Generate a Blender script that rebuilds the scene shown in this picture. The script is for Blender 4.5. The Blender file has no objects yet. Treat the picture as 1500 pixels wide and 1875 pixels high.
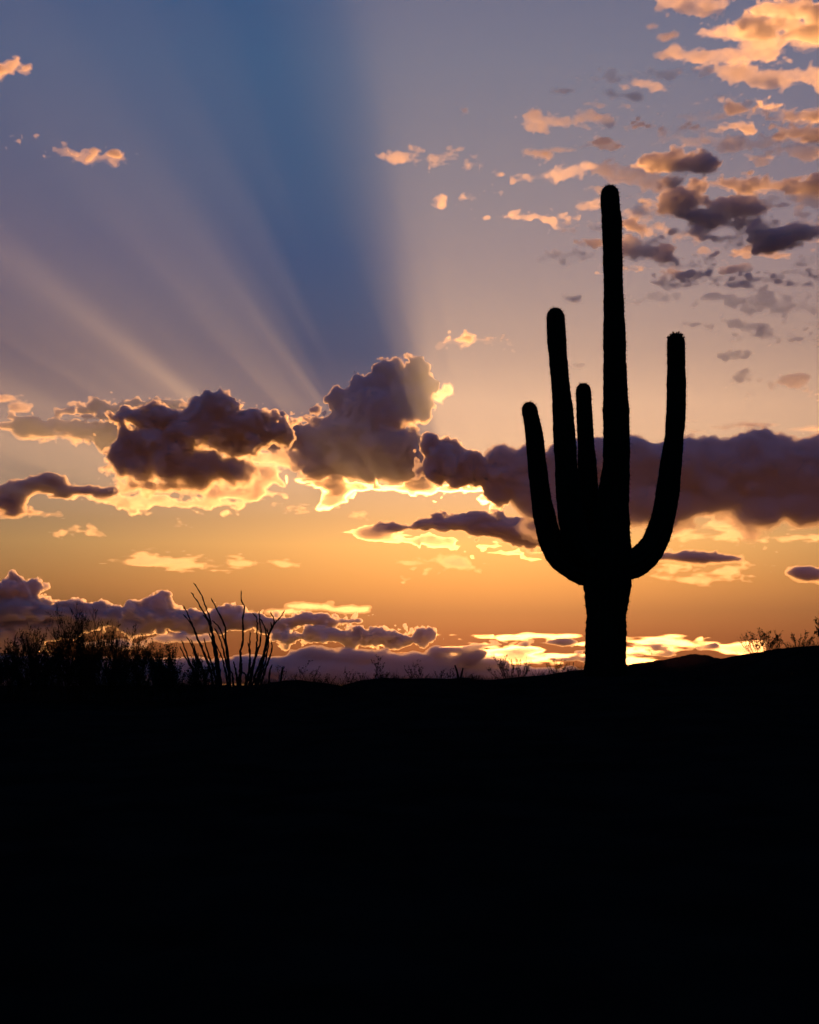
import bpy, bmesh, math, random
import numpy as np
from mathutils import Vector, Matrix

sc = bpy.context.scene
C = sc.collection

# ------------------------------------------------------------------ camera
PW, PH = 1500, 1875                     # photograph size, used only to turn bearings into directions
VF = math.radians(36)
FPX = PH / 2 / math.tan(VF / 2)
HOR = 1258                              # row of the true horizon
PITCH = math.atan((HOR - PH / 2) / FPX)
EYE = Vector((0, 0, 1.6))
cam = bpy.data.cameras.new('camera')
co = bpy.data.objects.new('camera', cam)
C.objects.link(co)
cam.sensor_fit = 'VERTICAL'
cam.sensor_height = 36
cam.lens = 18 / math.tan(VF / 2)
cam.clip_start = .1
cam.clip_end = 200000
co.location = EYE
co.rotation_euler = (math.pi / 2 + PITCH, 0, 0)
sc.camera = co


def ray(px, py):
    u = (px - PW / 2) / FPX
    v = (PH / 2 - py) / FPX
    c, s = math.cos(PITCH), math.sin(PITCH)
    return np.stack([u + 0 * v, c - s * v + 0 * u, s + c * v + 0 * u], -1)


def at(px, py, Y):
    """the point of the vertical plane y = Y in the direction of a pixel"""
    r = ray(np.float64(px), np.float64(py))
    k = Y / r[1]
    return Vector((r[0] * k, Y, EYE.z + r[2] * k))


# ------------------------------------------------------------------ sky, sun, exposure
SUN_DIR = Vector(ray(np.float64(890), np.float64(1150))).normalized()
SUN_EL = math.asin(SUN_DIR.z)
SUN_AZ = math.atan2(SUN_DIR.x, SUN_DIR.y)
world = bpy.data.worlds.new('World')
sc.world = world
world.use_nodes = True
wn, wl = world.node_tree.nodes, world.node_tree.links
bg = wn['Background']
sky = wn.new('ShaderNodeTexSky')
sky.sky_type = 'NISHITA'
sky.sun_disc = False
sky.sun_elevation = SUN_EL
sky.sun_rotation = SUN_AZ
sky.air_density = 1
sky.dust_density = 2
sky.ozone_density = 4
# dusk: the low air is dimmed, the higher air stays blue (by height above the horizon only)
tc = wn.new('ShaderNodeTexCoord')
sp = wn.new('ShaderNodeSeparateXYZ')
rp = wn.new('ShaderNodeValToRGB')
mx = wn.new('ShaderNodeMix')
mx.data_type = 'RGBA'
mx.blend_type = 'MULTIPLY'
mx.inputs['Factor'].default_value = 1
wl.new(tc.outputs['Generated'], sp.inputs[0])
wl.new(sp.outputs['Z'], rp.inputs[0])
stops = [(0, (.20, .14, .20)), (.03, (.27, .18, .19)), (.048, (.38, .28, .23)), (.065, (.64, .46, .28)), (.09, (.95, .73, .42)), (.125, (.76, .64, .54)), (.17, (.36, .35, .49)), (.21, (.17, .27, .52)), (.27, (.16, .38, .72)), (.38, (.40, .84, 1.10)), (.7, (.6, 1.2, 1.6))]
e = rp.color_ramp.elements
while len(e) < len(stops):
    e.new(.5)
for k, (p, c) in enumerate(stops):
    e[k].position = p
    e[k].color = (*c, 1)
wl.new(sky.outputs[0], mx.inputs['A'])
wl.new(rp.outputs[0], mx.inputs['B'])
wl.new(mx.outputs['Result'], bg.inputs[0])
bg.inputs[1].default_value = 0.08

sun = bpy.data.lights.new('sun', 'SUN')
sun.energy = 4.5
sun.color = (1, .385, .10)
sun.angle = math.radians(1.2)
so = bpy.data.objects.new('sun', sun)
C.objects.link(so)
so.rotation_euler = SUN_DIR.to_track_quat('Z', 'Y').to_euler()

sc.view_settings.view_transform = 'Standard'
sc.view_settings.look = 'None'
sc.view_settings.exposure = .7
sc.view_settings.gamma = 1
cy = sc.cycles
cy.use_denoising = True
cy.max_bounces = 12
cy.volume_bounces = 6
cy.diffuse_bounces = 2
cy.transparent_max_bounces = 96


# ------------------------------------------------------------------ helpers
def put(name, me, mat=None, parent=None, label=None, cat=None, group=None, kind=None, loc=None):
    o = bpy.data.objects.new(name, me)
    C.objects.link(o)
    if mat is not None:
        me.materials.append(mat)
    if parent is not None:
        o.parent = parent
    if loc is not None:
        o.location = loc
    for k, v in (('label', label), ('category', cat), ('group', group), ('kind', kind)):
        if v:
            o[k] = v
    return o


def empty(name, loc, label, cat, group=None):
    return put(name, None, label=label, cat=cat, group=group, loc=loc)


def quads_mesh(name, V, Q, smooth=False):
    me = bpy.data.meshes.new(name)
    V = np.asarray(V, np.float32)
    Q = np.asarray(Q, np.int32)
    me.vertices.add(len(V))
    me.vertices.foreach_set('co', V.ravel())
    n = Q.shape[1]
    me.loops.add(len(Q) * n)
    me.loops.foreach_set('vertex_index', Q.ravel())
    me.polygons.add(len(Q))
    me.polygons.foreach_set('loop_start', np.arange(len(Q), dtype=np.int32) * n)
    me.update()
    if smooth:
        me.shade_smooth()
    return me


class Twigs:
    """collects thin tapered tubes and small leaf faces; build() makes one mesh of them"""

    def __init__(self):
        self.V, self.F = [], []

    def tube(self, pts, radii, sides=4):
        pts = [Vector(p) for p in pts]
        n = len(pts)
        b = len(self.V)
        for i, p in enumerate(pts):
            t = (pts[min(i + 1, n - 1)] - pts[max(i - 1, 0)]).normalized()
            a = t.orthogonal().normalized() if i == 0 else (a - t * a.dot(t)).normalized()
            c = t.cross(a)
            for k in range(sides):
                w = 2 * math.pi * k / sides
                self.V.append(p + (a * math.cos(w) + c * math.sin(w)) * radii[i])
        for i in range(n - 1):
            for k in range(sides):
                k2 = (k + 1) % sides
                self.F.append((b + i * sides + k, b + i * sides + k2, b + (i + 1) * sides + k2, b + (i + 1) * sides + k))
        self.F.append(tuple(b + (n - 1) * sides + k for k in range(sides)))
        self.F.append(tuple(b + k for k in reversed(range(sides))))

    def leaf(self, p, d, size, rng):
        d = Vector(d).normalized()
        s = d.orthogonal().normalized()
        s = (s * math.cos(q := rng.random() * 6.28) + d.cross(s) * math.sin(q)) * size * .35
        b = len(self.V)
        self.V += [p, p + d * size * .5 + s, p + d * size, p + d * size * .5 - s]
        self.F.append((b, b + 1, b + 2, b + 3))

    def build(self, name, mat, parent=None, origin=Vector((0, 0, 0)), **kw):
        me = bpy.data.meshes.new(name)
        me.from_pydata([v - origin for v in self.V], [], self.F)
        return put(name, me, mat, parent, **kw)


def plain(name, cols, rough=.9, scale=6., bump=.3, stretch=(1, 1, 1)):
    m = bpy.data.materials.new(name)
    m.use_nodes = True
    n, l = m.node_tree.nodes, m.node_tree.links
    p = n['Principled BSDF']
    p.inputs['Roughness'].default_value = rough
    p.inputs['Specular IOR Level'].default_value = 0
    t = n.new('ShaderNodeTexCoord')
    mp = n.new('ShaderNodeMapping')
    mp.inputs['Scale'].default_value = stretch
    z = n.new('ShaderNodeTexNoise')
    z.inputs['Scale'].default_value = scale
    z.inputs['Detail'].default_value = 6
    r = n.new('ShaderNodeValToRGB')
    r.color_ramp.elements[0].position = .3
    r.color_ramp.elements[1].position = .7
    r.color_ramp.elements[0].color = (*cols[0], 1)
    r.color_ramp.elements[1].color = (*cols[1], 1)
    b = n.new('ShaderNodeBump')
    b.inputs['Strength'].default_value = bump
    b.inputs['Distance'].default_value = .03
    l.new(t.outputs['Object'], mp.inputs[0])
    l.new(mp.outputs[0], z.inputs['Vector'])
    l.new(z.outputs['Fac'], r.inputs[0])
    l.new(r.outputs[0], p.inputs['Base Color'])
    l.new(z.outputs['Fac'], b.inputs['Height'])
    l.new(b.outputs[0], p.inputs['Normal'])
    return m


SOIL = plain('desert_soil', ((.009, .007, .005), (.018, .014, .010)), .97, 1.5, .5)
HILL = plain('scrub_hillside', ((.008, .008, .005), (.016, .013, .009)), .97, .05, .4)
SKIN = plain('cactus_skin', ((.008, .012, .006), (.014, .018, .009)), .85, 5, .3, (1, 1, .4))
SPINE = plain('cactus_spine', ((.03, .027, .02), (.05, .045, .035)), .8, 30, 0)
BUD = plain('cactus_bud', ((.05, .05, .03), (.07, .05, .03)), .8, 30, 0)
BARK = plain('thorny_bark', ((.022, .018, .013), (.04, .034, .026)), .95, 40, .3)
TWIG = plain('dry_twig', ((.02, .018, .012), (.035, .03, .02)), .95, 25, 0)
LEAF = plain('small_leaf', ((.02, .028, .012), (.035, .045, .02)), .9, 25, 0)

# ------------------------------------------------------------------ ground
CREST = 26.
prof = [(-600, 1262), (0, 1258), (250, 1257), (400, 1256), (480, 1254), (515, 1247), (545, 1246), (580, 1252), (620, 1256), (660, 1248), (700, 1242), (800, 1244),
        (900, 1244), (960, 1241), (1010, 1235), (1060, 1228), (1110, 1223), (1150, 1223), (1250, 1230), (1340, 1228), (1372, 1216), (1400, 1206), (1440, 1191), (1480, 1185), (1560, 1181), (2100, 1175)]
pr_x = np.array([at(p, y, CREST).x for p, y in prof])
pr_z = np.array([at(p, y, CREST).z for p, y in prof])
_r = np.random.default_rng(5)
_w = [(_r.uniform(-1, 1, 2) * f, _r.uniform(0, 6.28), a) for f, a in ((.5, .05), (.9, .04), (1.7, .02), (2.9, .015), (5, .01), (8, .008), (13, .006)) for _ in range(3)]


def ground_z(x, y):
    x = np.asarray(x, float)
    y = np.asarray(y, float)
    zc = np.interp(x, pr_x, pr_z)
    up = np.clip(y / CREST, 0, 1) ** .95
    d = np.clip((y - CREST) / 130., 0, 1)
    d = d * d * (3 - 2 * d)
    z = zc * up * (1 - d) - 7. * d
    rough = sum(a * np.sin(k[0] * x + k[1] * y + ph) for k, ph, a in _w)
    near = np.clip(1 - np.abs(y - CREST) / 90, 0.15, 1) * np.clip((np.abs(x) + np.abs(y)) / 8, 0, 1)
    tuft = sum(a * np.sin(k[0] * x * 2.3 + ph) * np.sin(k[1] * y * 2.3 - ph) for k, ph, a in _w[9:])
    return z + (rough * .12 + tuft * .8) * near


def grid_axis(fine, step, far):
    a = list(np.arange(0, fine, step))
    while a[-1] < far:
        step *= 1.18
        a.append(a[-1] + step)
    return np.array(a)


gx = grid_axis(16, .14, 90000)
gx = np.concatenate([-gx[:0:-1], gx])
gy = grid_axis(34, .2, 90000)
gy = np.concatenate([-grid_axis(4, .8, 3000)[:0:-1], gy])
GX, GY = np.meshgrid(gx, gy, indexing='ij')
GZ = ground_z(GX, GY)
nx, ny = GX.shape
I = np.arange(nx * ny).reshape(nx, ny)
gq = np.stack([I[:-1, :-1], I[1:, :-1], I[1:, 1:], I[:-1, 1:]], -1).reshape(-1, 4)
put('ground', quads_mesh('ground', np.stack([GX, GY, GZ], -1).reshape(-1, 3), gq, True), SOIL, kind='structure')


def hill(name, px, py, half, Y, seed):
    """a rounded desert hill with a rough scrub-covered outline"""
    top = at(px, py, Y)
    rx = half * Y / FPX
    hz = top.z + 9
    n = 150
    u = np.linspace(-1, 1, n)
    U, W = np.meshgrid(u, u, indexing='ij')
    R = np.sqrt(U ** 2 + W ** 2)
    rng = np.random.default_rng(seed)
    h = hz * np.clip(1 - np.abs(R) ** 1.25, 0, 1) ** 1.15
    ridge = .16 * hz * np.clip(1 - np.hypot((U + .42) / .35, W / .5), 0, 1)
    for f, a in ((3, .05), (6, .03), (13, .014), (29, .010), (57, .009)):
        for _ in range(3):
            k = rng.uniform(-1, 1, 2) * f * 1.4
            h = h + a * hz * .5 * np.sin(k[0] * U + k[1] * W + rng.uniform(0, 6.28)) * np.clip(1.1 - R, 0, 1)
    h = h + ridge + rng.random(h.shape) * hz * .018 * (R < .95)
    V = np.stack([U * rx, W * rx, h - 9.3], -1).reshape(-1, 3)
    J = np.arange(n * n).reshape(n, n)
    q = np.stack([J[:-1, :-1], J[1:, :-1], J[1:, 1:], J[:-1, 1:]], -1).reshape(-1, 4)
    return put(name, quads_mesh(name, V, q), HILL, kind='structure', loc=(top.x, Y, 0))


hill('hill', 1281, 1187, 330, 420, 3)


# ------------------------------------------------------------------ clouds: closed bodies of vapour lit by the sun behind them
def spline_w(n, m, pos):
    W = np.zeros((n, m + 3), np.float32)
    i = np.floor(pos).astype(int)
    t = pos - i
    for k, wt in enumerate([(1 - t) ** 3 / 6, (3 * t ** 3 - 6 * t ** 2 + 4) / 6, (-3 * t ** 3 + 3 * t ** 2 + 3 * t + 1) / 6, t ** 3 / 6]):
        W[np.arange(n), i + k] += wt
    return W


def noise3(shape, step, scale, rng):
    Ws, ms = [], []
    for n, s in zip(shape, scale):
        pos = np.arange(n) * step / s + rng.random()
        m = int(pos.max()) + 1
        Ws.append(spline_w(n, m, pos))
        ms.append(m + 3)
    a = rng.standard_normal(ms).astype(np.float32)
    a = np.tensordot(Ws[0], a, (1, 0))
    a = np.tensordot(a, Ws[1], (1, 1)).transpose(0, 2, 1)
    return np.tensordot(a, Ws[2], (2, 1)) * 2.2


def surface_nets(f):
    s = f > 0
    n = f.shape
    cr = [(i, j, k) for i in (0, 1) for j in (0, 1) for k in (0, 1)]
    c = sum(s[i:n[0] - 1 + i, j:n[1] - 1 + j, k:n[2] - 1 + k].astype(np.int8) for i, j, k in cr)
    act = (c > 0) & (c < 8)
    idx = np.full(act.shape, -1, np.int32)
    A = np.argwhere(act)
    idx[act] = np.arange(len(A))
    P = np.zeros((len(A), 3), np.float32)
    N = np.zeros(len(A))
    for a in cr:
        for x in range(3):
            if a[x] == 0:
                b = list(a)
                b[x] = 1
                fa = f[A[:, 0] + a[0], A[:, 1] + a[1], A[:, 2] + a[2]]
                fb = f[A[:, 0] + b[0], A[:, 1] + b[1], A[:, 2] + b[2]]
                m = (fa > 0) != (fb > 0)
                t = np.where(m, fa / np.where(m, fa - fb, 1), 0)
                p = np.zeros((len(A), 3), np.float32) + np.array(a, np.float32)
                p[:, x] += t
                P += p * m[:, None]
                N += m
    P = A + P / N[:, None]
    Q = []
    for x in range(3):
        b, d = [(1, 2), (2, 0), (0, 1)][x]
        s0 = np.take(s, range(n[x] - 1), x)
        s1 = np.take(s, range(1, n[x]), x)
        E = np.argwhere(s0 != s1)
        E = E[(E[:, b] > 0) & (E[:, d] > 0) & (E[:, b] < n[b] - 1) & (E[:, d] < n[d] - 1)]
        fl = s0[E[:, 0], E[:, 1], E[:, 2]]

        def g(db, dd):
            q = E.copy()
            q[:, b] -= db
            q[:, d] -= dd
            return idx[q[:, 0], q[:, 1], q[:, 2]]
        q = np.stack([g(1, 1), g(0, 1), g(0, 0), g(1, 0)], 1)
        q[~fl] = q[~fl][:, ::-1]
        Q.append(q)
    return P, np.concatenate(Q)


VAP = {}
SIG = 3.2


def vapour(sig, g, col=(1, 1, 1), name='cloud_vapour'):
    key = (round(sig, 9), g, col)
    if key not in VAP:
        m = bpy.data.materials.new(name)
        m.use_nodes = True
        n = m.node_tree
        n.nodes.remove(n.nodes['Principled BSDF'])
        v = n.nodes.new('ShaderNodeVolumePrincipled')
        v.inputs['Density'].default_value = sig
        v.inputs['Anisotropy'].default_value = g
        v.inputs['Color'].default_value = (*col, 1)
        n.links.new(v.outputs[0], n.nodes['Material Output'].inputs['Volume'])
        VAP[key] = m
    return VAP[key]


seed_n = [100]
TILE = {}
TRI = [0]


RAGGED = ((-1.5, .05), (1., .20), (5., .75))          # a skin of thin vapour, most of it in the core
CRISP = ((-.5, .30), (4.5, .70))                    # the same for hard-edged cumulus
SHELLS = ((-2.5, .10), (1., .30), (5., .60))     # soft skin, body, core: level in the cloud field, share of the density


def cloud(Y, blobs, label=None, name='cloud', kind=None, vox=2., A=6., Ls=24., octs=5, billow=1., stretch=(1, 1, 1), sig=.06, g=.38, k=6., thick=1., gain=.55, col=(1, 1, 1), bias=0., soft=1., fade=0.):
    """A cloud at distance Y: ellipsoid puffs (bearing x, y, half width, half height[, half depth]) merged, broken up by noise,
    and skinned so that its vapour thins out towards the edge and, by fade, towards its ragged base"""
    seed_n[0] += 1
    rng = np.random.default_rng(seed_n[0])
    vx = (vox, vox, vox * 2.6)
    B = np.array([(tuple(b) + (min(b[2], b[3] * 1.6) * thick,))[:5] for b in blobs], float)
    m = A * 1.7 + 5 * vox + 4 * soft
    lo = np.array([(B[:, 0] - B[:, 2]).min() - m, (B[:, 1] - B[:, 3]).min() - m, -B[:, 4].max() - m])
    hi = np.array([(B[:, 0] + B[:, 2]).max() + m, (B[:, 1] + B[:, 3]).max() + m, B[:, 4].max() + m])
    n = np.ceil((hi - lo) / vx).astype(int) + 1
    ax = [(lo[i] + np.arange(n[i]) * vx[i]).astype(np.float32) for i in range(3)]
    f = np.full(n, -60., np.float32)
    for px, py, rx, ry, rz in B.tolist():
        r, c = (rx, ry, rz), (px, py, 0)
        sl = tuple(slice(max(0, int((c[i] - r[i] - m - 8 - lo[i]) / vx[i])), int((c[i] + r[i] + m + 8 - lo[i]) / vx[i]) + 1) for i in range(3))
        X, Yy, Z = [(ax[i][sl[i]] - c[i]) / r[i] for i in range(3)]
        q = np.sqrt(X[:, None, None] ** 2 + Yy[None, :, None] ** 2 + Z[None, None, :] ** 2)
        gq = np.sqrt((X[:, None, None] / rx) ** 2 + (Yy[None, :, None] / ry) ** 2 + (Z[None, None, :] / rz) ** 2) + 1e-6
        d = np.clip(-(q - 1) * q / gq, -60, min(r))
        a = f[sl]
        h = np.clip(.5 + .5 * (d - a) / k, 0, 1)
        f[sl] = a * (1 - h) + d * h + k * h * (1 - h)
    amp, s = A, Ls
    f += bias
    for o in range(octs):
        sc3 = [s * st / v for st, v in zip(stretch, vx)]
        if s < 6 * vox:
            key = tuple(round(q, 2) for q in sc3)
            if key not in TILE:
                t = noise3((96,) * 3, 1, [max(q, .8) for q in sc3], np.random.default_rng(7))
                for a_ in range(3):      # cross-fade so that the block repeats without a seam
                    w = np.clip(np.arange(96) / 8., 0, 1).reshape([-1 if i == a_ else 1 for i in range(3)])
                    t = t * w + np.roll(t, 48, a_) * (1 - w)
                TILE[key] = t.astype(np.float32)
            of = rng.integers(0, 96, 3)
            z = TILE[key][np.ix_(*[(np.arange(n[i]) + of[i]) % 96 for i in range(3)])]
        else:
            z = noise3(n, 1, sc3, rng)
        f += amp * (billow * (1.5 * np.abs(z) - .75) + (1 - billow) * z)
        amp *= gain
        s *= .47
        if s < 1.3 * vox:
            break
    Vs, Qs, Ms, mats, nv = [], [], [], [], 0
    v0, v1 = (B[:, 1] - B[:, 3]).min(), (B[:, 1] + B[:, 3]).max()
    low = np.clip((ax[1] - (v0 * .55 + v1 * .45)) / (v1 - v0) / .5, 0, 1.2)[None, :, None] ** 1.3 * fade
    for lev, share in (RAGGED if fade else SHELLS if soft > .5 else CRISP):
        ff = f - lev * soft
        if fade and lev > 0:
            ff -= low * (1. if lev > 3 else .45)
        for i in range(3):
            e = [slice(None)] * 3
            e[i] = 0
            ff[tuple(e)] = -1
            e[i] = -1
            ff[tuple(e)] = -1
        if not (ff > 0).any():
            continue
        half = lev > 2 and min(ff.shape) > 14          # the core is smooth: half the detail will do
        if half:
            ff = ff[::2, ::2, ::2].copy()
            for i in range(3):
                e = [slice(None)] * 3
                e[i] = -1
                ff[tuple(e)] = -1
            if not (ff > 0).any():
                continue
        P, Q = surface_nets(ff)
        U = lo + P * np.array(vx) * (2 if half else 1)
        r = ray(U[:, 0], U[:, 1])
        kk = Y / r[:, 1]
        Vs.append(np.stack([r[:, 0] * kk, Y + U[:, 2] * Y / FPX, EYE.z + r[:, 2] * kk], 1))
        Qs.append(Q + nv)
        Ms.append(np.full(len(Q), len(mats), np.int32))
        mats.append(vapour(SIG * sig * share * FPX / Y, g, col))
        nv += len(P)
    V = np.concatenate(Vs)
    o = V.mean(0)
    me = quads_mesh(name, V - o, np.concatenate(Qs))
    for m_ in mats:
        me.materials.append(m_)
    me.polygons.foreach_set('material_index', np.concatenate(Ms))
    TRI[0] += 2 * len(me.polygons)
    return put(name, me, label=label, cat=None if kind else 'cloud', kind=kind, loc=o)


FAR = 30000.      # the line of big cumulus in front of the sun
MID = 11000.      # the dark bank
LOW = 11600.      # clouds low over the horizon
HAZE = [(.125, .187, 2600, 3.1e-5), (.11, .125, 2600, 1.3e-5)]
NEAR = 5000.      # scattered clouds above

# the tall cumulus tower
CU = dict(vox=1.9, soft=.5, gain=.62)
cloud(FAR, [(713, 682, 26, 26), (692, 702, 28, 26), (766, 684, 20, 25), (784, 704, 18, 18), (740, 702, 30, 28), (662, 714, 26, 26), (638, 738, 25, 26), (735, 738, 48, 40), (685, 762, 64, 48), (624, 766, 20, 22), (640, 800, 66, 40), (592, 800, 34, 22),
            (580, 835, 34, 28), (700, 826, 92, 44), (660, 850, 112, 30), (755, 858, 66, 26)],
      'tall dark cumulus tower with a bright gold rim above the saguaro\'s left arms', thick=1.4, A=8, Ls=22, sig=.20, fade=16, **CU)
cloud(MID, [(785, 814, 20, 20), (815, 832, 30, 24), (830, 858, 64, 28), (870, 868, 60, 26), (915, 880, 40, 36)],
      'lower dark shoulder of cloud between the cumulus tower and the slate-blue bank', A=7, Ls=22, sig=.15, g=.45, **CU)
# bright scrap on the tower's shoulder
cloud(FAR * .99, [(814, 717, 14, 7), (790, 728, 22, 9), (768, 746, 14, 10), (754, 768, 9, 12), (772, 766, 12, 8), (757, 784, 10, 9)],
      'small glowing yellow cloud scrap on the right shoulder of the cumulus tower', vox=1.6, A=6, Ls=12, billow=.5, sig=.03, g=.62, soft=.6, gain=.6)
# glowing underside
cloud(FAR * .985, [(560, 880, 26, 9), (620, 888, 70, 8), (700, 893, 90, 8), (790, 896, 80, 7), (860, 896, 60, 9), (898, 910, 18, 13), (905, 930, 13, 9), (560, 862, 16, 12), (612, 914, 18, 7)],
      'brilliant yellow strip of cloud glowing along the base of the cumulus tower', vox=1.7, A=8, Ls=18, billow=.35, stretch=(1.5, 1, 3.5), sig=.045, g=.78, thick=1.6, soft=.6, gain=.62)
# left group
cloud(16000., [(398, 758, 44, 30), (392, 790, 64, 30), (455, 782, 50, 28), (350, 790, 50, 32), (498, 788, 38, 22), (425, 818, 50, 16),
               (228, 845, 28, 30), (262, 858, 34, 34), (320, 842, 50, 42), (370, 862, 60, 32), (425, 866, 44, 22), (300, 890, 70, 14), (280, 812, 44, 28), (300, 770, 56, 24), (245, 765, 46, 15)],
      'broad dark mauve cloud with a humped top left of the cumulus tower', thick=1.3, A=9, Ls=22, sig=.15, g=.45, vox=1.9, soft=.6, gain=.66, fade=20)
cloud(FAR, [(195, 752, 50, 10), (262, 764, 60, 20), (320, 766, 50, 26), (290, 798, 76, 22), (215, 788, 44, 16), (160, 790, 46, 13), (115, 782, 40, 10)],
      'flat-topped dark cloud stretching left from the broad mauve cloud', thick=1.6, A=8, Ls=22, sig=.18, fade=8, **CU)
cloud(FAR, [(505, 776, 34, 22), (540, 796, 30, 24), (572, 769, 34, 6), (475, 790, 30, 18), (565, 815, 26, 20), (520, 815, 30, 14)],
      'small dark cloud filling the gap between the broad mauve cloud and the tower', A=8, Ls=20, sig=.16, **CU)
cloud(FAR * .97, [(250, 914, 90, 12), (350, 922, 100, 11), (440, 900, 60, 18), (482, 872, 30, 26), (500, 905, 34, 10), (455, 838, 44, 10), (505, 835, 50, 11), (548, 850, 26, 13), (432, 815, 18, 14), (150, 905, 60, 8)],
      'ragged golden cloud fringe glowing below the broad mauve cloud', vox=1.75, A=9, Ls=18, billow=.3, stretch=(1.5, 1, 3.5), sig=.026, g=.55, soft=.6, gain=.66)
cloud(FAR * .97, [(20, 780, 36, 11), (50, 778, 34, 16), (95, 795, 40, 9), (140, 782, 40, 12), (110, 775, 30, 7), (170, 762, 40, 6)],
      'long dark ragged cloud at the left edge, level with the tower\'s waist', vox=1.75, A=8, Ls=18, billow=.4, stretch=(1.6, 1, 3.5), sig=.10, soft=.6, gain=.66, fade=5, bias=2.5)
cloud(FAR * .96, [(70, 885, 26, 14), (30, 895, 40, 12), (130, 898, 60, 13), (190, 900, 40, 12), (10, 925, 30, 14), (45, 938, 40, 8), (90, 942, 30, 6)],
      'low brown and orange cloud with a forked end at the left edge', vox=1.75, A=7, Ls=18, billow=.4, stretch=(1.6, 1, 3.5), sig=.10, soft=.6, gain=.66, fade=6, bias=1)
cloud(FAR * .95, [(10, 728, 22, 8), (34, 742, 18, 5)], 'small orange wisp at the left edge above the long dark cloud', vox=1.8, A=6, Ls=14, billow=.3, stretch=(1.6, 1, 3.5), sig=.03, soft=.6, gain=.62)

# dark bank on the right
cloud(MID, [(925, 845, 34, 26), (960, 860, 50, 42), (985, 900, 60, 60), (1060, 850, 70, 48), (1140, 850, 90, 54), (1240, 855, 90, 54), (1310, 860, 80, 60), (1400, 855, 90, 66), (1500, 862, 90, 66), (1580, 870, 90, 60),
            (1060, 930, 110, 46), (1200, 925, 100, 46), (1390, 935, 60, 44), (1480, 930, 80, 40), (1570, 930, 80, 40), (1000, 965, 60, 26), (1090, 975, 60, 20), (1240, 962, 50, 16), (1385, 968, 22, 18), (1310, 922, 70, 30)],
      'broad slate-blue cloud bank behind the saguaro\'s right arm', vox=2.6, A=6, Ls=36, sig=.08, g=.1, thick=.7, gain=.66, soft=.7, fade=14)
cloud(MID * .99, [(1380, 778, 50, 6), (1330, 782, 30, 4), (1480, 786, 40, 5)], 'thin dark cap of cloud on top of the slate-blue bank', vox=1.90, A=4, Ls=14, billow=.2, stretch=(2.5, 1, 3.5), sig=.03)
# tongue below the tower
cloud(FAR * .93, [(740, 966, 50, 6), (800, 958, 46, 13), (850, 960, 60, 17), (920, 968, 70, 20), (980, 980, 70, 24), (1050, 990, 60, 26)],
      'dark tongue of cloud with a burning yellow edge pointing left of the saguaro', vox=2.35, A=6, Ls=20, billow=.8, stretch=(1.6, 1, 3.5), sig=.16, soft=.5, gain=.62, thick=1.4, fade=7)
cloud(FAR * .925, [(650, 974, 36, 6), (700, 980, 60, 7), (780, 990, 70, 6), (860, 1000, 70, 6), (940, 1012, 60, 6), (1000, 1024, 40, 5)],
      'thin yellow streak of cloud along the lower edge of the dark tongue', vox=1.90, A=7, Ls=16, billow=.25, stretch=(1.8, 1, 3.5), sig=.03, g=.66, thick=1.6, soft=.5, gain=.64)
# right, lower
cloud(MID * .9, [(1260, 1020, 60, 12), (1310, 1024, 50, 12), (1220, 1022, 40, 7)], 'dark lens of cloud just right of the saguaro\'s right arm elbow', vox=1.90, A=4, Ls=16, billow=.3, stretch=(1.6, 1, 3.5), sig=.12, soft=.5, gain=.6, fade=4)
cloud(FAR * .9, [(1220, 1045, 60, 6), (1290, 1050, 60, 5), (1250, 1060, 60, 4), (1350, 1040, 40, 4), (1320, 960, 30, 12), (1360, 978, 40, 8), (1250, 978, 50, 6), (1460, 985, 60, 5)],
      'golden streaks of thin cloud under the slate-blue bank', vox=1.90, A=7, Ls=15, billow=.25, stretch=(2.4, .8, 2.5), sig=.010, g=.48, thick=1.2, soft=.52, gain=.82, bias=-.5)
cloud(MID * .88, [(1480, 1050, 44, 11), (1530, 1056, 40, 12)], 'dark lens of cloud at the right edge above the low hill', vox=1.90, A=4, Ls=16, billow=.3, stretch=(1.6, 1, 3.5), sig=.12, soft=.5, gain=.6, fade=4)
# small bright ones under the tower
cloud(FAR * .9, [(830, 1027, 30, 7), (750, 1030, 26, 4), (895, 1032, 12, 3), (785, 1047, 22, 3), (615, 914, 20, 8), (540, 930, 22, 5), (665, 940, 12, 4), (505, 925, 14, 3), (150, 972, 36, 8), (120, 978, 20, 5), (330, 955, 8, 3), (1460, 990, 30, 4)],
      kind='stuff', name='clouds', vox=1.90, A=6, Ls=13, billow=.3, stretch=(1.8, .8, 2.5), sig=.012, g=.45, thick=1.2, soft=.52, gain=.82, bias=-1)
cloud(FAR * .9, [(270, 1020, 26, 7), (290, 1028, 70, 7), (340, 1036, 80, 5), (240, 1025, 40, 3), (460, 1030, 60, 4), (510, 1029, 22, 3)],
      'long thin pale gold lens of cloud above the ocotillo', vox=1.90, A=6, Ls=14, billow=.3, stretch=(2.6, .7, 2.5), sig=.012, g=.48, thick=1.3, soft=.52, gain=.8, bias=.6)

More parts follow.
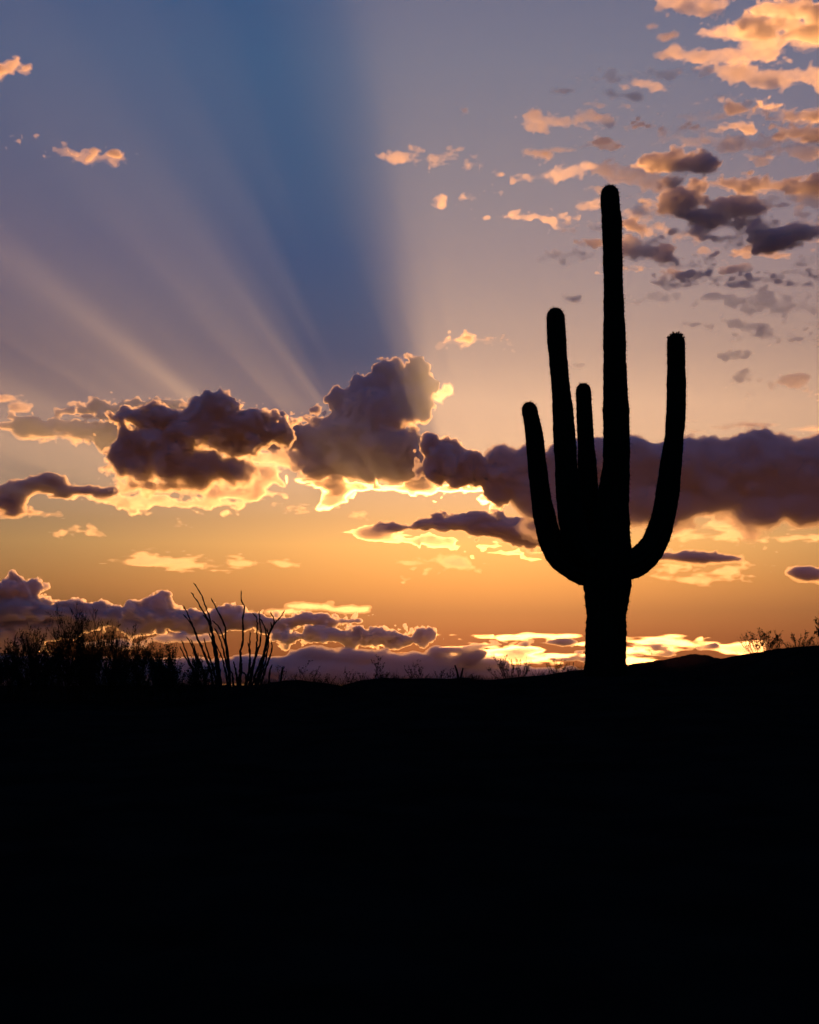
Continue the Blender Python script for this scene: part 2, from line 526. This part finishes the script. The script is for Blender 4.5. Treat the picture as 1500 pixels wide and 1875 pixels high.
# low bank on the left
cloud(LOW, [(-20, 1095, 50, 26), (35, 1083, 34, 22), (62, 1076, 15, 16), (30, 1120, 70, 30), (110, 1125, 70, 20), (180, 1130, 70, 20), (290, 1112, 22, 20), (260, 1135, 70, 22), (345, 1135, 50, 18), (410, 1128, 30, 16), (380, 1142, 60, 16), (450, 1136, 40, 14),
            (60, 1150, 90, 20), (-30, 1165, 90, 30), (20, 1180, 60, 16), (560, 1136, 60, 10), (620, 1138, 46, 7), (500, 1142, 60, 10)],
      'low blue-grey cloud bank with gilded humps behind the ocotillo', vox=2.20, A=6, Ls=18, sig=.22, g=.45, thick=1.8, gain=.62, soft=.5)
cloud(LOW * .98, [(540, 1166, 40, 7), (600, 1163, 50, 11), (660, 1166, 60, 13), (700, 1166, 40, 13), (775, 1165, 20, 14), (740, 1172, 40, 9)],
      'dark humped strip of cloud low over the ridge right of the ocotillo', vox=1.90, A=5, Ls=14, sig=.25, g=.45, thick=1.8, soft=.5, gain=.62)
cloud(LOW * .96, [(580, 1198, 50, 12), (640, 1205, 70, 14), (760, 1215, 90, 18), (800, 1195, 22, 12), (880, 1215, 50, 12), (700, 1235, 240, 22), (500, 1230, 220, 26), (250, 1235, 220, 30), (30, 1235, 160, 36), (930, 1235, 120, 14), (1030, 1234, 80, 9), (200, 1180, 60, 6), (330, 1170, 60, 7)],
      'dusky purple cloud mass lying along the horizon', vox=3.00, A=4, Ls=18, billow=.8, stretch=(1.4, 1, 3.5), sig=.2, g=.15, thick=1.)
cloud(FAR * .98, [(560, 1110, 34, 6), (590, 1112, 16, 4), (640, 1116, 34, 7), (520, 1120, 40, 5), (430, 1122, 40, 5)],
      'two small brilliant yellow clouds above the end of the low bank', vox=1.90, A=3.5, Ls=12, billow=.5, stretch=(1.6, 1, 3.5), sig=.025, g=.6, thick=1.6)
cloud(LOW * .95, [(1010, 1177, 50, 4), (960, 1183, 30, 3), (1190, 1181, 50, 5), (1050, 1207, 60, 5), (860, 1203, 30, 6), (820, 1190, 26, 7), (1090, 1190, 30, 3), (940, 1176, 40, 3), (1260, 1186, 50, 3), (1170, 1200, 60, 3), (900, 1180, 30, 3), (990, 1196, 30, 3)],
      'thin dark slivers of cloud crossing the blazing streaks on the horizon', vox=1.8, A=5, Ls=14, billow=.3, stretch=(2.4, 1, 3.5), sig=.12, g=.4, soft=.4, gain=.62)
cloud(FAR * 1.02, [(790, 1162, 20, 3), (830, 1163, 12, 4), (930, 1168, 60, 5), (1000, 1165, 60, 4), (860, 1185, 60, 7), (930, 1192, 70, 10), (980, 1205, 60, 6), (900, 1205, 40, 6), (1060, 1180, 60, 4), (1150, 1168, 80, 4), (1200, 1175, 60, 4), (1180, 1192, 90, 4), (1280, 1190, 70, 3), (1330, 1184, 50, 3), (1160, 1208, 50, 4), (1050, 1200, 60, 5), (720, 1195, 50, 4), (680, 1182, 30, 3), (600, 1182, 40, 3)],
      'blazing yellow-white streaks of cloud on the horizon beside the saguaro trunk', vox=1.90, A=5, Ls=12, billow=.2, stretch=(4.5, 1, 4), sig=.03, g=.75, thick=2., soft=.8, gain=.70, bias=-1.3)

# scattered clouds overhead, right
R = [
    ('orange cloud at the top edge, left of the big top corner cloud', [(1250, 8, 44, 14), (1300, 14, 34, 16)], .05),
    ('large orange and mauve cloud filling the top corner', [(1440, 18, 66, 18), (1410, 45, 60, 16), (1475, 62, 46, 22), (1400, 68, 40, 12), (1530, 40, 50, 30)], .06),
    ('broad peach cloud spreading below the top corner cloud', [(1340, 62, 46, 12), (1390, 85, 42, 20), (1290, 102, 76, 11), (1350, 98, 60, 12), (1350, 130, 50, 13), (1415, 146, 44, 17), (1470, 140, 44, 15), (1520, 145, 40, 18), (1240, 104, 40, 8)], .05),
    ('thin peach streak of cloud reaching left at the upper right', [(1110, 146, 42, 5), (1160, 140, 50, 6), (1230, 136, 50, 5)], .035),
    ('rounded golden cloud high above the saguaro\'s top', [(1000, 222, 40, 14), (970, 226, 20, 8), (1080, 214, 26, 10), (1080, 232, 22, 6), (1092, 250, 9, 9)], .05),
    ('dark flat cloud with an orange spot above the saguaro\'s tip', [(1160, 231, 34, 5), (1185, 228, 22, 7), (1240, 235, 34, 5)], .07),
    ('pale mauve cloud veil above the dark clouds', [(1290, 212, 50, 9), (1340, 196, 26, 8), (1225, 198, 14, 6), (1300, 255, 70, 8)], .03),
    ('dark cloud with a lit tip at the right edge', [(1425, 232, 20, 8), (1460, 242, 40, 13), (1510, 250, 40, 14)], .08),
    ('orange cloud bar below the dark cloud at the right edge', [(1385, 264, 50, 11), (1430, 270, 36, 9), (1475, 280, 36, 9), (1394, 292, 14, 7)], .05),
    ('pale gold cloud trailing left of the saguaro\'s tip', [(1040, 312, 36, 12), (1000, 326, 40, 8), (1070, 305, 20, 10)], .035),
    ('glowing gold cloud just above the saguaro\'s tip', [(1110, 308, 34, 14), (1150, 320, 46, 17), (1195, 334, 36, 13), (1110, 346, 30, 6)], .05),
    ('dark cloud resting on the gold cloud above the saguaro\'s tip', [(1235, 300, 56, 20), (1180, 304, 24, 9), (1285, 306, 28, 15), (1225, 336, 24, 14)], .08),
    ('glowing orange patch of cloud under the dark clouds at the right edge', [(1450, 362, 50, 8), (1490, 368, 40, 10), (1365, 396, 26, 12), (1400, 412, 20, 8)], .045),
    ('dark blue-grey cloud in the middle of the right cloud field', [(1250, 366, 46, 20), (1235, 385, 30, 12), (1345, 380, 54, 22), (1300, 400, 46, 22), (1350, 408, 34, 14), (1275, 345, 20, 12), (1190, 372, 24, 8)], .09),
    ('long dark cloud with a burning lower edge reaching the right edge', [(1320, 334, 44, 11), (1380, 342, 46, 15), (1440, 342, 44, 15), (1490, 348, 44, 17), (1540, 350, 40, 16)], .08),
    ('small golden cloud touching the saguaro\'s tip from the left', [(1078, 380, 24, 11), (1170, 388, 28, 9), (1095, 412, 26, 9), (1050, 412, 30, 6)], .045),
    ('thin gold streak of cloud left of the saguaro\'s tip', [(985, 398, 50, 6), (920, 396, 30, 3)], .045),
    ('golden cloud crossing behind the saguaro\'s upper column', [(1050, 468, 42, 11), (1090, 446, 30, 10), (1150, 450, 26, 20), (1180, 462, 36, 18), (1160, 415, 14, 10)], .06),
    ('small dark cloud rags right of the saguaro\'s upper column', [(1235, 488, 26, 10), (1268, 484, 20, 9), (1300, 478, 12, 12), (1215, 468, 16, 12)], .08),
    ('dark cloud with glowing red edges near the right edge', [(1415, 438, 46, 22), (1465, 424, 34, 16), (1395, 415, 20, 13), (1480, 474, 18, 7), (1500, 420, 20, 14)], .09),
    ('mauve cloud streak at the right edge below the top corner clouds', [(1400, 205, 60, 8), (1460, 212, 50, 9), (1520, 215, 40, 10)], .06),
    ('ragged grey cloud between the two dark right-hand clouds', [(1300, 438, 44, 9), (1350, 452, 40, 8), (1265, 425, 26, 7)], .06),
    ('dusky orange cloud scrap right of the column\'s upper part', [(1200, 420, 30, 9), (1230, 432, 26, 7), (1180, 408, 18, 7)], .05),
    ('orange-edged cloud scrap at the right edge above the wide orange cloud', [(1470, 498, 40, 7), (1510, 505, 40, 9)], .07),
    ('long flat grey cloud bar halfway down the right side', [(1290, 509, 70, 7), (1350, 510, 44, 9), (1420, 522, 48, 6)], .07),
    ('pale grey smear of cloud between the column and the right arm tip', [(1210, 546, 44, 8)], .02),
    ('wide orange cloud at the right edge below the grey bar', [(1420, 558, 70, 13), (1470, 545, 40, 8), (1500, 565, 40, 12)], .04),
    ('thin orange bar of cloud level with the right arm\'s tip', [(1400, 614, 60, 5), (1460, 620, 60, 7), (1530, 622, 40, 7), (1290, 612, 26, 3)], .05),
    ('small gold streak of cloud just right of the right arm', [(1345, 653, 32, 5)], .05),
    ('tiny pale cream puffs of cloud right of the right arm', [(1450, 701, 24, 9), (1416, 712, 10, 5), (1391, 723, 12, 4), (1364, 690, 16, 5), (1492, 720, 16, 4)], .05),
    ('small bright yellow bar of cloud above the cumulus tower', [(868, 623, 48, 7)], .06),
    ('pair of small gold clouds right of the dark sunbeam shadow', [(738, 284, 34, 11), (760, 274, 18, 9), (812, 290, 28, 8), (868, 300, 22, 8), (910, 316, 13, 4)], .045),
    ('three tiny gold puffs of cloud in a row left of the saguaro\'s tip', [(808, 366, 17, 7), (855, 361, 18, 10), (908, 352, 16, 6)], .045),
    ('white cloud at the left edge high in the sky', [(-6, 128, 30, 18), (20, 118, 26, 16), (42, 124, 16, 12)], .06),
    ('double white cloud high on the left', [(118, 276, 30, 14), (92, 290, 16, 7), (140, 286, 24, 9), (180, 288, 40, 10), (215, 290, 26, 11)], .06),
    ('small white scrap above the double white cloud', [(42, 256, 16, 5), (62, 246, 14, 5)], .05),
]
for lab, bl, s in R:
    thin = s < .06
    bl = [(a, b, c * 1.12, d * 1.15) if a > 300 else (a, b, c * .8, d * .8) for a, b, c, d in bl]
    many = any(w in lab for w in ('pair of', 'three tiny', 'puffs', 'rags'))
    cloud(NEAR * (.9 + .2 * ((len(lab) * 7) % 10) / 10), bl, None if many else lab, 'clouds' if many else 'cloud', 'stuff' if many else None, vox=1.8, A=6.5, Ls=15, billow=.3,
          stretch=(1.6, .9, 4.), sig=s * (.19 if thin else .5), k=3, g=.50, thick=.55, gain=.82, bias=.2 if thin else 1.5, soft=.52 if thin else .7, fade=0 if thin else 9)
vr = random.Random(31)
for part, (nb, sg, bs) in enumerate(((75, .0085, .3), (34, .028, .6))):
    veil = []
    while len(veil) < nb:
        a_, b_ = vr.uniform(1010, 1560), vr.uniform(-10, 600)
        if vr.random() > .25 + .75 * (a_ - 1000) / 520 or (part and not 180 < b_ < 560):
            continue
        w_ = vr.uniform(14, 46)
        veil.append((a_, b_, w_, vr.uniform(3.5, 8)))
        veil.append((a_ + w_ * .8, b_ + vr.uniform(1, 6), w_ * .7, vr.uniform(3, 7)))     # they trail off down to one side
    cloud(NEAR * (1.12 + .04 * part), veil, kind='stuff', name='clouds', vox=2.1, A=6, Ls=15, billow=.25, stretch=(1.8, .8, 4.), sig=sg, k=3, g=.5, thick=.6, gain=.82, bias=bs, soft=.52)
cloud(NEAR, [(852, 202, 7, 5), (1030, 167, 20, 5), (1140, 174, 30, 5), (1195, 48, 14, 6), (1226, 65, 18, 7), (985, 280, 30, 7), (1030, 275, 26, 6), (1055, 668, 15, 4), (1046, 548, 12, 4), (1270, 770, 12, 3), (1280, 790, 20, 4)],
      kind='stuff', name='clouds', vox=1.90, A=5, Ls=12, billow=.3, stretch=(1.6, 1, 3.5), sig=.03, thick=1.2)

# thin evening haze round the place itself
bm = bmesh.new()
bmesh.ops.create_cube(bm, size=1)
for v in bm.verts:
    v.co = Vector([((-9000, -2500, -12)[i] if v.co[i] < 0 else (9000, 10600, 620)[i]) for i in range(3)])
me = bpy.data.meshes.new('haze')
bm.to_mesh(me)
bm.free()
put('haze', me, vapour(3.5e-6, .5, (.85, .60, 1), name='evening_haze'), kind='stuff')

# the sunlit haze higher up: it thins out downwards, and shows the beams and the shadow the tower throws
for z0, z1, y0, dens in HAZE:
    bm = bmesh.new()
    bmesh.ops.create_cube(bm, size=1)
    blo, bhi = (-45000, y0, z0 * FAR + 2), (45000, FAR * 1.03, z1 * FAR)
    for v in bm.verts:
        v.co = Vector([blo[i] if v.co[i] < 0 else bhi[i] for i in range(3)])
    me = bpy.data.meshes.new('haze')
    bm.to_mesh(me)
    bm.free()
    put('high_haze', me, vapour(dens, .62, (.45, .64, 1), name='sunlit_haze'), kind='stuff')

# ------------------------------------------------------------------ saguaro
SAG_Y = 24.5
PXM = SAG_Y / FPX


def smooth_path(pts, step):
    """Catmull-Rom through rows of (x, y, z, r), resampled about every step metres"""
    P = np.array(pts, float)
    P = np.vstack([2 * P[0] - P[1], P, 2 * P[-1] - P[-2]])
    out = []
    for i in range(1, len(P) - 2):
        p0, p1, p2, p3 = P[i - 1:i + 3]
        n = max(2, int(np.linalg.norm((p2 - p1)[:3]) / step))
        for t in np.arange(n) / n:
            out.append(.5 * (2 * p1 + (p2 - p0) * t + (2 * p0 - 5 * p1 + 4 * p2 - p3) * t * t + (3 * p1 - p0 - 3 * p2 + p3) * t ** 3))
    out.append(P[-2])
    return np.array(out)


def column(name, rows, ribs, parent, seed, buds=0):
    """a pleated cactus stem; rows run from the root to the tip as (pixel x, pixel y, radius in pixels, depth offset)"""
    rng = np.random.default_rng(seed)
    P = smooth_path([(*at(a, b, SAG_Y + d), r * PXM) for a, b, r, d in rows], .022)
    # rounded tip
    tip = P[-1].copy()
    tdir = P[-1, :3] - P[-4, :3]
    tdir /= np.linalg.norm(tdir)
    cap = []
    for q in np.linspace(0.12, 1, 11):
        w = q * math.pi / 2
        cap.append((*(tip[:3] + tdir * math.sin(w) * tip[3] * 1.15), tip[3] * max(math.cos(w), .03)))
    P = np.vstack([P, cap])
    n = len(P)
    # slow swellings and pinches along the stem
    s = np.arange(n) * .022
    sw = sum(a * np.sin(s * f + rng.uniform(0, 6.28)) for f, a in ((2.3, .018), (5.1, .020), (11, .017), (19, .012), (37, .008)))
    P[:, 3] *= 1 + sw * np.clip((n - np.arange(n)) / 30, 0, 1)
    per = 6
    m = ribs * per
    V = np.zeros((n, m, 3))
    a = None
    crest = []
    for i in range(n):
        t = Vector(P[min(i + 1, n - 1), :3] - P[max(i - 1, 0), :3]).normalized()
        a = t.orthogonal().normalized() if a is None else (a - t * a.dot(t)).normalized()
        b = t.cross(a)
        row = []
        for k in range(m):
            w = 2 * math.pi * k / m
            ph = (k % per) / per
            prf = abs(math.cos(math.pi * ph)) ** .75
            areole = 1 + .03 * max(0, math.sin(i * 1.15 + (k // per) * 2.1)) * (prf > .8)
            r = P[i, 3] * (.90 + .12 * prf) * areole
            q = Vector(P[i, :3]) + (a * math.cos(w) + b * math.sin(w)) * r
            V[i, k] = q
            if k % per == 0:
                row.append((q, (a * math.cos(w) + b * math.sin(w)), t))
        crest.append(row)
    J = np.arange(n * m).reshape(n, m)
    Q = np.stack([J[:-1], np.roll(J, -1, 1)[:-1], np.roll(J, -1, 1)[1:], J[1:]], -1).reshape(-1, 4)
    base = Vector(P[0, :3])
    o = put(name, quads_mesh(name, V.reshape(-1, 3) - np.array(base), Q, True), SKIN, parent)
    o.location = base - parent.location
    sp = Twigs()
    pr = random.Random(seed)
    for i in range(2, n):
        for j, (q, out, t) in enumerate(crest[i]):
            if (i * 2 + j) % 3 or P[i, 3] < .02:
                continue
            tipness = max(0, 1 - (n - i) / 26)
            for _ in range(3):
                d = (out + t * pr.uniform(-.5, .6) + t.cross(out) * pr.uniform(-.8, .8) + Vector(tdir) * tipness * .8).normalized()
                L = pr.uniform(.016, .040) * (1 + .5 * tipness)
                s_ = d.orthogonal() * .003
                b0 = len(sp.V)
                sp.V += [q - s_ - out * .004, q + s_ - out * .004, q + d * L]
                sp.F.append((b0, b0 + 1, b0 + 2))
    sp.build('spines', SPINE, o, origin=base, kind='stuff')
    for k in range(buds):
        w = 2 * math.pi * (k * .381966)
        f = math.sqrt((k + .5) / buds)
        c = Vector(tip[:3]) + Vector(tdir) * tip[3] * 1.12 * math.cos(f * 1.25)
        td = Vector(tdir)
        x = td.orthogonal().normalized()
        y = td.cross(x)
        out = (x * math.cos(w) + y * math.sin(w)) * math.sin(f * 1.25) + td * math.cos(f * 1.25)
        p0 = c - td * 0 + (x * math.cos(w) + y * math.sin(w)) * tip[3] * math.sin(f * 1.25) * .98
        L = pr.uniform(.028, .045)
        tw = Twigs()
        d = (out + td * .6).normalized()
        tw.tube([p0 - d * .015, p0 + d * L * .35, p0 + d * L * .75, p0 + d * L], [.007, .011, .012, .006], 6)
        tw.build('flower_bud', BUD, o, origin=base)
    return o


base = at(1110, 1232, SAG_Y)
sag = empty('saguaro_cactus', base, 'tall saguaro with four upraised arms standing on the ridge', 'cactus')
column('trunk', [(1109, 1240, 38, 0), (1109, 1200, 36.5, 0), (1110, 1150, 36.5, 0), (1111, 1105, 38.5, 0), (1112, 1075, 42, 0), (1111, 1040, 45, 0), (1113, 1000, 42, 0), (1118, 950, 34, 0), (1124, 900, 27, 0),
                 (1128.5, 850, 25, 0), (1129, 800, 24.3, 0), (1128, 750, 23, 0), (1126.5, 690, 21.2, 0), (1125, 600, 19.4, 0), (1123, 510, 18, 0), (1121.5, 450, 17.5, 0), (1120.5, 405, 18.5, 0), (1117.5, 375, 17.4, 0), (1117, 357, 16.6, 0)], 20, sag, 1)
column('arm', [(1105, 1035, 24, .02), (1078, 1043, 29, .05), (1052, 1036, 27, .07), (1028, 1020, 25, .08), (1010, 992, 22.5, .08), (999.5, 958, 20.5, .08), (991.5, 916, 19, .08), (984, 855, 17, .08), (978, 795, 15.6, .08), (970, 752, 14.4, .08)], 13, sag, 2)
column('arm', [(1105, 1025, 24, -.05), (1075, 1012, 27, -.16), (1054, 980, 25, -.22), (1043, 930, 22, -.24), (1037, 855, 20.8, -.24), (1033, 793, 20.3, -.24), (1030.5, 750, 18, -.24), (1025, 690, 16.4, -.24), (1020, 630, 16.8, -.24), (1017.5, 582, 16.6, -.24)], 13, sag, 3)
column('arm', [(1106, 990, 20, .1), (1090, 965, 22, .24), (1081, 930, 20, .3), (1077, 895, 18, .32), (1075.5, 855, 17, .32), (1072, 793, 15.2, .32), (1069.5, 740, 14.5, .32), (1068.5, 717, 14, .32)], 12, sag, 4)
column('arm', [(1120, 1040, 24, 0), (1150, 1036, 26, 0), (1176, 1022, 25, 0), (1196, 998, 23.5, 0), (1210, 963, 22, 0), (1220.5, 916, 20.8, 0), (1228, 855, 19.4, 0), (1234.5, 800, 18, 0), (1238, 750, 17.6, 0), (1238.5, 690, 17, 0), (1237.8, 628, 16.2, 0)], 13, sag, 5, buds=26)


# ------------------------------------------------------------------ ocotillo
OC_Y = 23.
stems = [
    [(185, 895), (240, 1010), (300, 1110), (340, 1210), (400, 1360)], [(205, 830), (255, 960), (300, 1085), (350, 1220), (420, 1370)], [(262, 790), (320, 880), (360, 1000), (430, 1130), (480, 1300), (500, 1380)],
    [(310, 810), (345, 900), (385, 1020), (450, 1180), (500, 1380)],
    [(230, 430), (280, 540), (330, 660), (380, 790), (440, 920), (500, 1080), (560, 1300), (580, 1390)], [(222, 530), (285, 600), (345, 700), (400, 830), (470, 1000), (540, 1200), (580, 1390)],
    [(310, 280), (390, 390), (455, 505), (520, 610), (560, 740), (600, 940), (630, 1150), (660, 1390)], [(342, 170), (420, 290), (470, 420), (520, 560), (550, 720), (580, 880), (620, 1080), (650, 1320), (660, 1390)],
    [(445, 535), (500, 600), (545, 730), (575, 900), (600, 1100), (640, 1390)],
    [(540, 345), (600, 460), (660, 570), (705, 680), (705, 800), (730, 980), (750, 1150), (770, 1390)], [(550, 600), (620, 660), (670, 760), (700, 850), (725, 1000), (745, 1180), (765, 1390)],
    [(580, 690), (640, 800), (680, 930), (710, 1060), (740, 1200), (760, 1390)], [(600, 880), (660, 1010), (700, 1150), (725, 1300), (740, 1390)], [(460, 800), (490, 920), (530, 1050), (580, 1200), (630, 1390)], [(520, 740), (550, 830), (590, 1000), (630, 1200), (650, 1390)],
    [(885, 255), (890, 370), (925, 450), (905, 570), (905, 700), (905, 820), (880, 950), (878, 1100), (860, 1300), (850, 1390)], [(988, 720), (985, 850), (985, 1000), (985, 1120), (950, 1290), (900, 1390)], [(962, 850), (978, 950), (985, 1080), (965, 1230), (900, 1390)],
    [(1020, 515), (1070, 590), (1065, 720), (1065, 880), (1045, 1030), (1000, 1200), (950, 1390)], [(1088, 490), (1100, 620), (1115, 760), (1095, 890), (1050, 1030), (1010, 1200), (960, 1390)], [(1100, 570), (1160, 690), (1175, 800), (1150, 950), (1100, 1100), (1030, 1280), (980, 1390)],
    [(1385, 485), (1320, 580), (1265, 640), (1215, 740), (1180, 880), (1150, 1000), (1115, 1150), (1050, 1310), (1000, 1390)], [(1225, 500), (1265, 610), (1250, 670), (1205, 760), (1165, 900), (1130, 1080), (1020, 1390)], [(1220, 620), (1232, 680), (1200, 780), (1160, 930), (1120, 1120), (1010, 1390)],
    [(1180, 690), (1195, 790), (1190, 930), (1165, 1080), (1100, 1260), (1020, 1390)], [(1232, 830), (1235, 930), (1200, 1060), (1150, 1200), (1040, 1390)], [(800, 1070), (820, 1170), (840, 1280), (850, 1390)], [(1240, 1105), (1215, 1190), (1205, 1290), (1200, 1390)], [(900, 1090), (885, 1200), (860, 1390)],
    [(1370, 1130), (1350, 1220), (1335, 1390)], [(765, 1170), (790, 1270), (820, 1390)], [(900, 1190), (940, 1260), (900, 1390)],
]
oroot = at(422, 1262, OC_Y)
oroot.z = float(ground_z(oroot.x, oroot.y))
oc = empty('ocotillo', oroot, 'leafless ocotillo with a fan of crooked thorny stems on the left', 'shrub')
orng = random.Random(8)
for st in stems:
    dep = orng.uniform(-.35, .35)
    P = []
    n = len(st)
    for i, (a, b) in enumerate(st):
        f = 1 - i / (n - 1)
        p = at(300 + a / 6.25, 1040 + b / 6.25, OC_Y + dep * f)
        P.append((*p, (.0085 + .0115 * (1 - f)) * orng.uniform(.92, 1.08)))
    P[-1] = (P[-1][0], P[-1][1], oroot.z - .12, P[-1][3])
    Q = smooth_path(P, .035)
    tw = Twigs()
    pts, rad = [], []
    for i, q in enumerate(Q):
        pts.append(Vector(q[:3]) + Vector((orng.gauss(0, .0035), orng.gauss(0, .0035), 0)))
        rad.append(q[3] * (1 + .18 * math.sin(i * 1.9) + orng.uniform(-.08, .08)) * (.55 if i == 0 else 1))
    tw.tube(pts, rad, 6)
    for i in range(1, len(pts) - 1):
        for _ in range(2):
            w = orng.uniform(0, 6.28)
            d = Vector((math.cos(w), math.sin(w), orng.uniform(.1, .7))).normalized()
            p0 = pts[i] + d * rad[i] * .7
            b0 = len(tw.V)
            sd = d.orthogonal() * .0025
            tw.V += [p0 - sd, p0 + sd, p0 + d * orng.uniform(.012, .026)]
            tw.F.append((b0, b0 + 1, b0 + 2))
    tw.build('stem', BARK, oc, origin=oroot)


# ------------------------------------------------------------------ shrubs and weeds
def shrub(px, Y, wpx, top, label, seed, stems=16, lean=.5, group=None, leaves=.0, twig=.0055, kink=.11, levels=3, name='desert_shrub', cat='shrub'):
    """a twiggy shrub rooted on the ground; wpx half width and top row as seen from the path"""
    rng = random.Random(seed)
    r = at(px, 1260, Y)
    r.z = float(ground_z(r.x, Y)) - .05
    H = at(px, top, Y).z - r.z
    Wd = wpx * Y / FPX
    e = empty(name, r, label, cat, group)
    fol = Twigs()

    def grow(p, d, L, rad, lev, tw):
        n = 4 + int(L / .09)
        pts, rr = [p], [rad]
        for i in range(n):
            d = (d + Vector((rng.gauss(0, kink), rng.gauss(0, kink), rng.gauss(0, kink * .5) + .05))).normalized()
            p = p + d * L / n
            pts.append(p)
            rr.append(rad * (1 - .75 * (i + 1) / n))
            if lev < levels and i >= 1:
                for _ in range(2 if rng.random() < .45 else 1):
                    if rng.random() < .85:
                        w = rng.uniform(0, 6.28)
                        q = (d + Vector((math.cos(w), math.sin(w), .5)) * rng.uniform(.25, .6)).normalized()
                        grow(p, q, L * rng.uniform(.28, .5), max(rad * .55, .0016), lev + 1, tw)
            if leaves and lev >= 1 and rng.random() < leaves:
                fol.leaf(p, d + Vector((rng.gauss(0, .8), rng.gauss(0, .8), rng.gauss(0, .8))), rng.uniform(.014, .032), rng)
        tw.tube(pts, rr, 3)

    for k in range(stems):
        tw = Twigs()
        f = (k + .5) / stems * 2 - 1
        f += rng.uniform(-.15, .15)
        dep = rng.uniform(-.6, .6)
        h = H * (1 - .42 * f * f) * rng.uniform(.72, 1.04)
        d = Vector((f * Wd * lean, dep * Wd * lean, h)).normalized()
        p = r + Vector((f * Wd * (1 - lean), dep * Wd * .5, 0))
        grow(p, d, h / max(d.z, .5), twig * rng.uniform(.8, 1.3), 1 if h < .3 else 0, tw)
        tw.build('branch', TWIG, e, origin=r)
    if fol.V:
        fol.build('foliage', LEAF, e, origin=r, kind='stuff')
    return e


G1 = 'twiggy shrubs along the ridge'
shrub(-5, 22.5, 46, 1206, 'dense twiggy shrub cut off by the left edge', 11, 28, .45, G1, .12)
shrub(62, 22.0, 50, 1192, 'dense dark bushy shrub second from the left edge', 12, 33, .45, G1, .12)
shrub(140, 22.4, 46, 1170, 'tallest twiggy shrub of the left thicket with bare upright twigs', 13, 28, .5, G1, .06)
shrub(195, 22.0, 40, 1190, 'twiggy shrub leaning right beside the tallest shrub of the left thicket', 14, 22, .6, G1, .06)
shrub(245, 21.6, 44, 1196, 'lower twiggy shrub between the tall left thicket and the ocotillo', 15, 19, .65, G1, .06)
shrub(300, 21.5, 40, 1214, 'low leafy shrub at the foot of the ocotillo', 16, 17, .7, G1, .2)
shrub(350, 22, 44, 1226, 'thin low weedy shrub under the ocotillo stems', 17, 14, .7, G1, .2)
shrub(940, 26.5, 42, 1214, 'small twiggy shrub on the ridge left of the saguaro trunk', 18, 16, .55, G1, .2, twig=.0045)
shrub(1025, 26.5, 26, 1214, 'tiny twiggy shrub close to the left of the saguaro trunk', 19, 9, .55, G1, .2, twig=.004)
shrub(1398, 27, 42, 1168, 'airy twiggy shrub in the dip right of the low hill', 20, 18, .6, G1, .25, twig=.0045)
shrub(1466, 27, 30, 1166, 'small airy shrub on top of the right-hand rise', 21, 10, .6, G1, .25, twig=.0045)
shrub(1532, 26.5, 44, 1136, 'taller leafy shrub cut off by the right edge', 22, 20, .6, G1, .6, twig=.006)
W = [(515, 1212, 8, 3, 'forked dry stalk just right of the ocotillo'), (553, 1220, 14, 4, 'spindly weed with drooping heads right of the ocotillo'), (572, 1222, 10, 4, 'spindly weed beside the dip in the ridge'),
     (602, 1232, 12, 5, 'low weed in the dip of the ridge'), (637, 1231, 16, 7, 'bushy low weed at the right side of the dip'), (664, 1226, 8, 3, 'thin single weed before the tall forked weed'),
     (687, 1206, 8, 3, 'tallest forked weed on the middle of the ridge'), (700, 1230, 14, 6, 'low bushy weed at the foot of the tall forked weed'), (758, 1217, 16, 5, 'airy branching weed on the ridge top'),
     (772, 1221, 10, 4, 'airy weed leaning beside the branching weed'), (808, 1229, 10, 4, 'short weed left of the dead forked stump'), (825, 1226, 8, 3, 'short thin weed touching the dead forked stump'), (868, 1236, 10, 4, 'very short weed right of the dead forked stump')]
for k, (px, top, w, n, lab) in enumerate(W):
    shrub(px, 26, w, top, lab, 40 + k, n, .6, 'thin weeds on the ridge', .55, twig=.0032, kink=.22, levels=2, name='weed', cat='weed')

# the dead forked stump
r = at(842, 1246, 26)
r.z = float(ground_z(r.x, 26)) - .08
e = empty('dead_stump', r, 'dead forked stump with two bare prongs on the ridge', 'stump')
for pts in ([(833, 1218), (836, 1226), (838, 1234), (841, 1250)], [(848, 1223), (846, 1232), (844, 1240), (843, 1250)]):
    tw = Twigs()
    q = smooth_path([(*at(a, b, 26), .012 + .003 * i) for i, (a, b) in enumerate(pts)], .03)
    tw.tube([Vector(v[:3]) for v in q], [v[3] * random.Random(i).uniform(.85, 1.15) for i, v in enumerate(q)], 7)
    tw.build('prong', BARK, e, origin=r)

# ------------------------------------------------------------------ dry grass and low scrub on the crest
gr = Twigs()
grng = random.Random(77)
for _ in range(1300):
    px = grng.uniform(-60, 1560)
    Y = grng.uniform(22.5, 28)
    p = at(px, 1250, Y)
    p.z = float(ground_z(p.x, Y)) - .01
    if abs(px - 1110) < 45 and Y < 25:
        continue
    hh = grng.uniform(.04, .14) * (1.9 if grng.random() < .1 else 1)
    for _b in range(grng.randint(4, 9)):
        w = grng.uniform(0, 6.28)
        d = Vector((math.cos(w) * .6, math.sin(w) * .6, grng.uniform(.6, 1.4))).normalized()
        q = p + Vector((grng.gauss(0, .03), grng.gauss(0, .03), 0))
        m_ = q + d * hh * .6
        gr.tube([q, m_, m_ + (d + Vector((grng.gauss(0, .3), grng.gauss(0, .3), -.15))) * hh * .45], [.0022, .0017, .0006], 3)
gr.build('dry_grass', TWIG, None, kind='stuff', label='sparse dry grass tufts along the crest of the ridge')
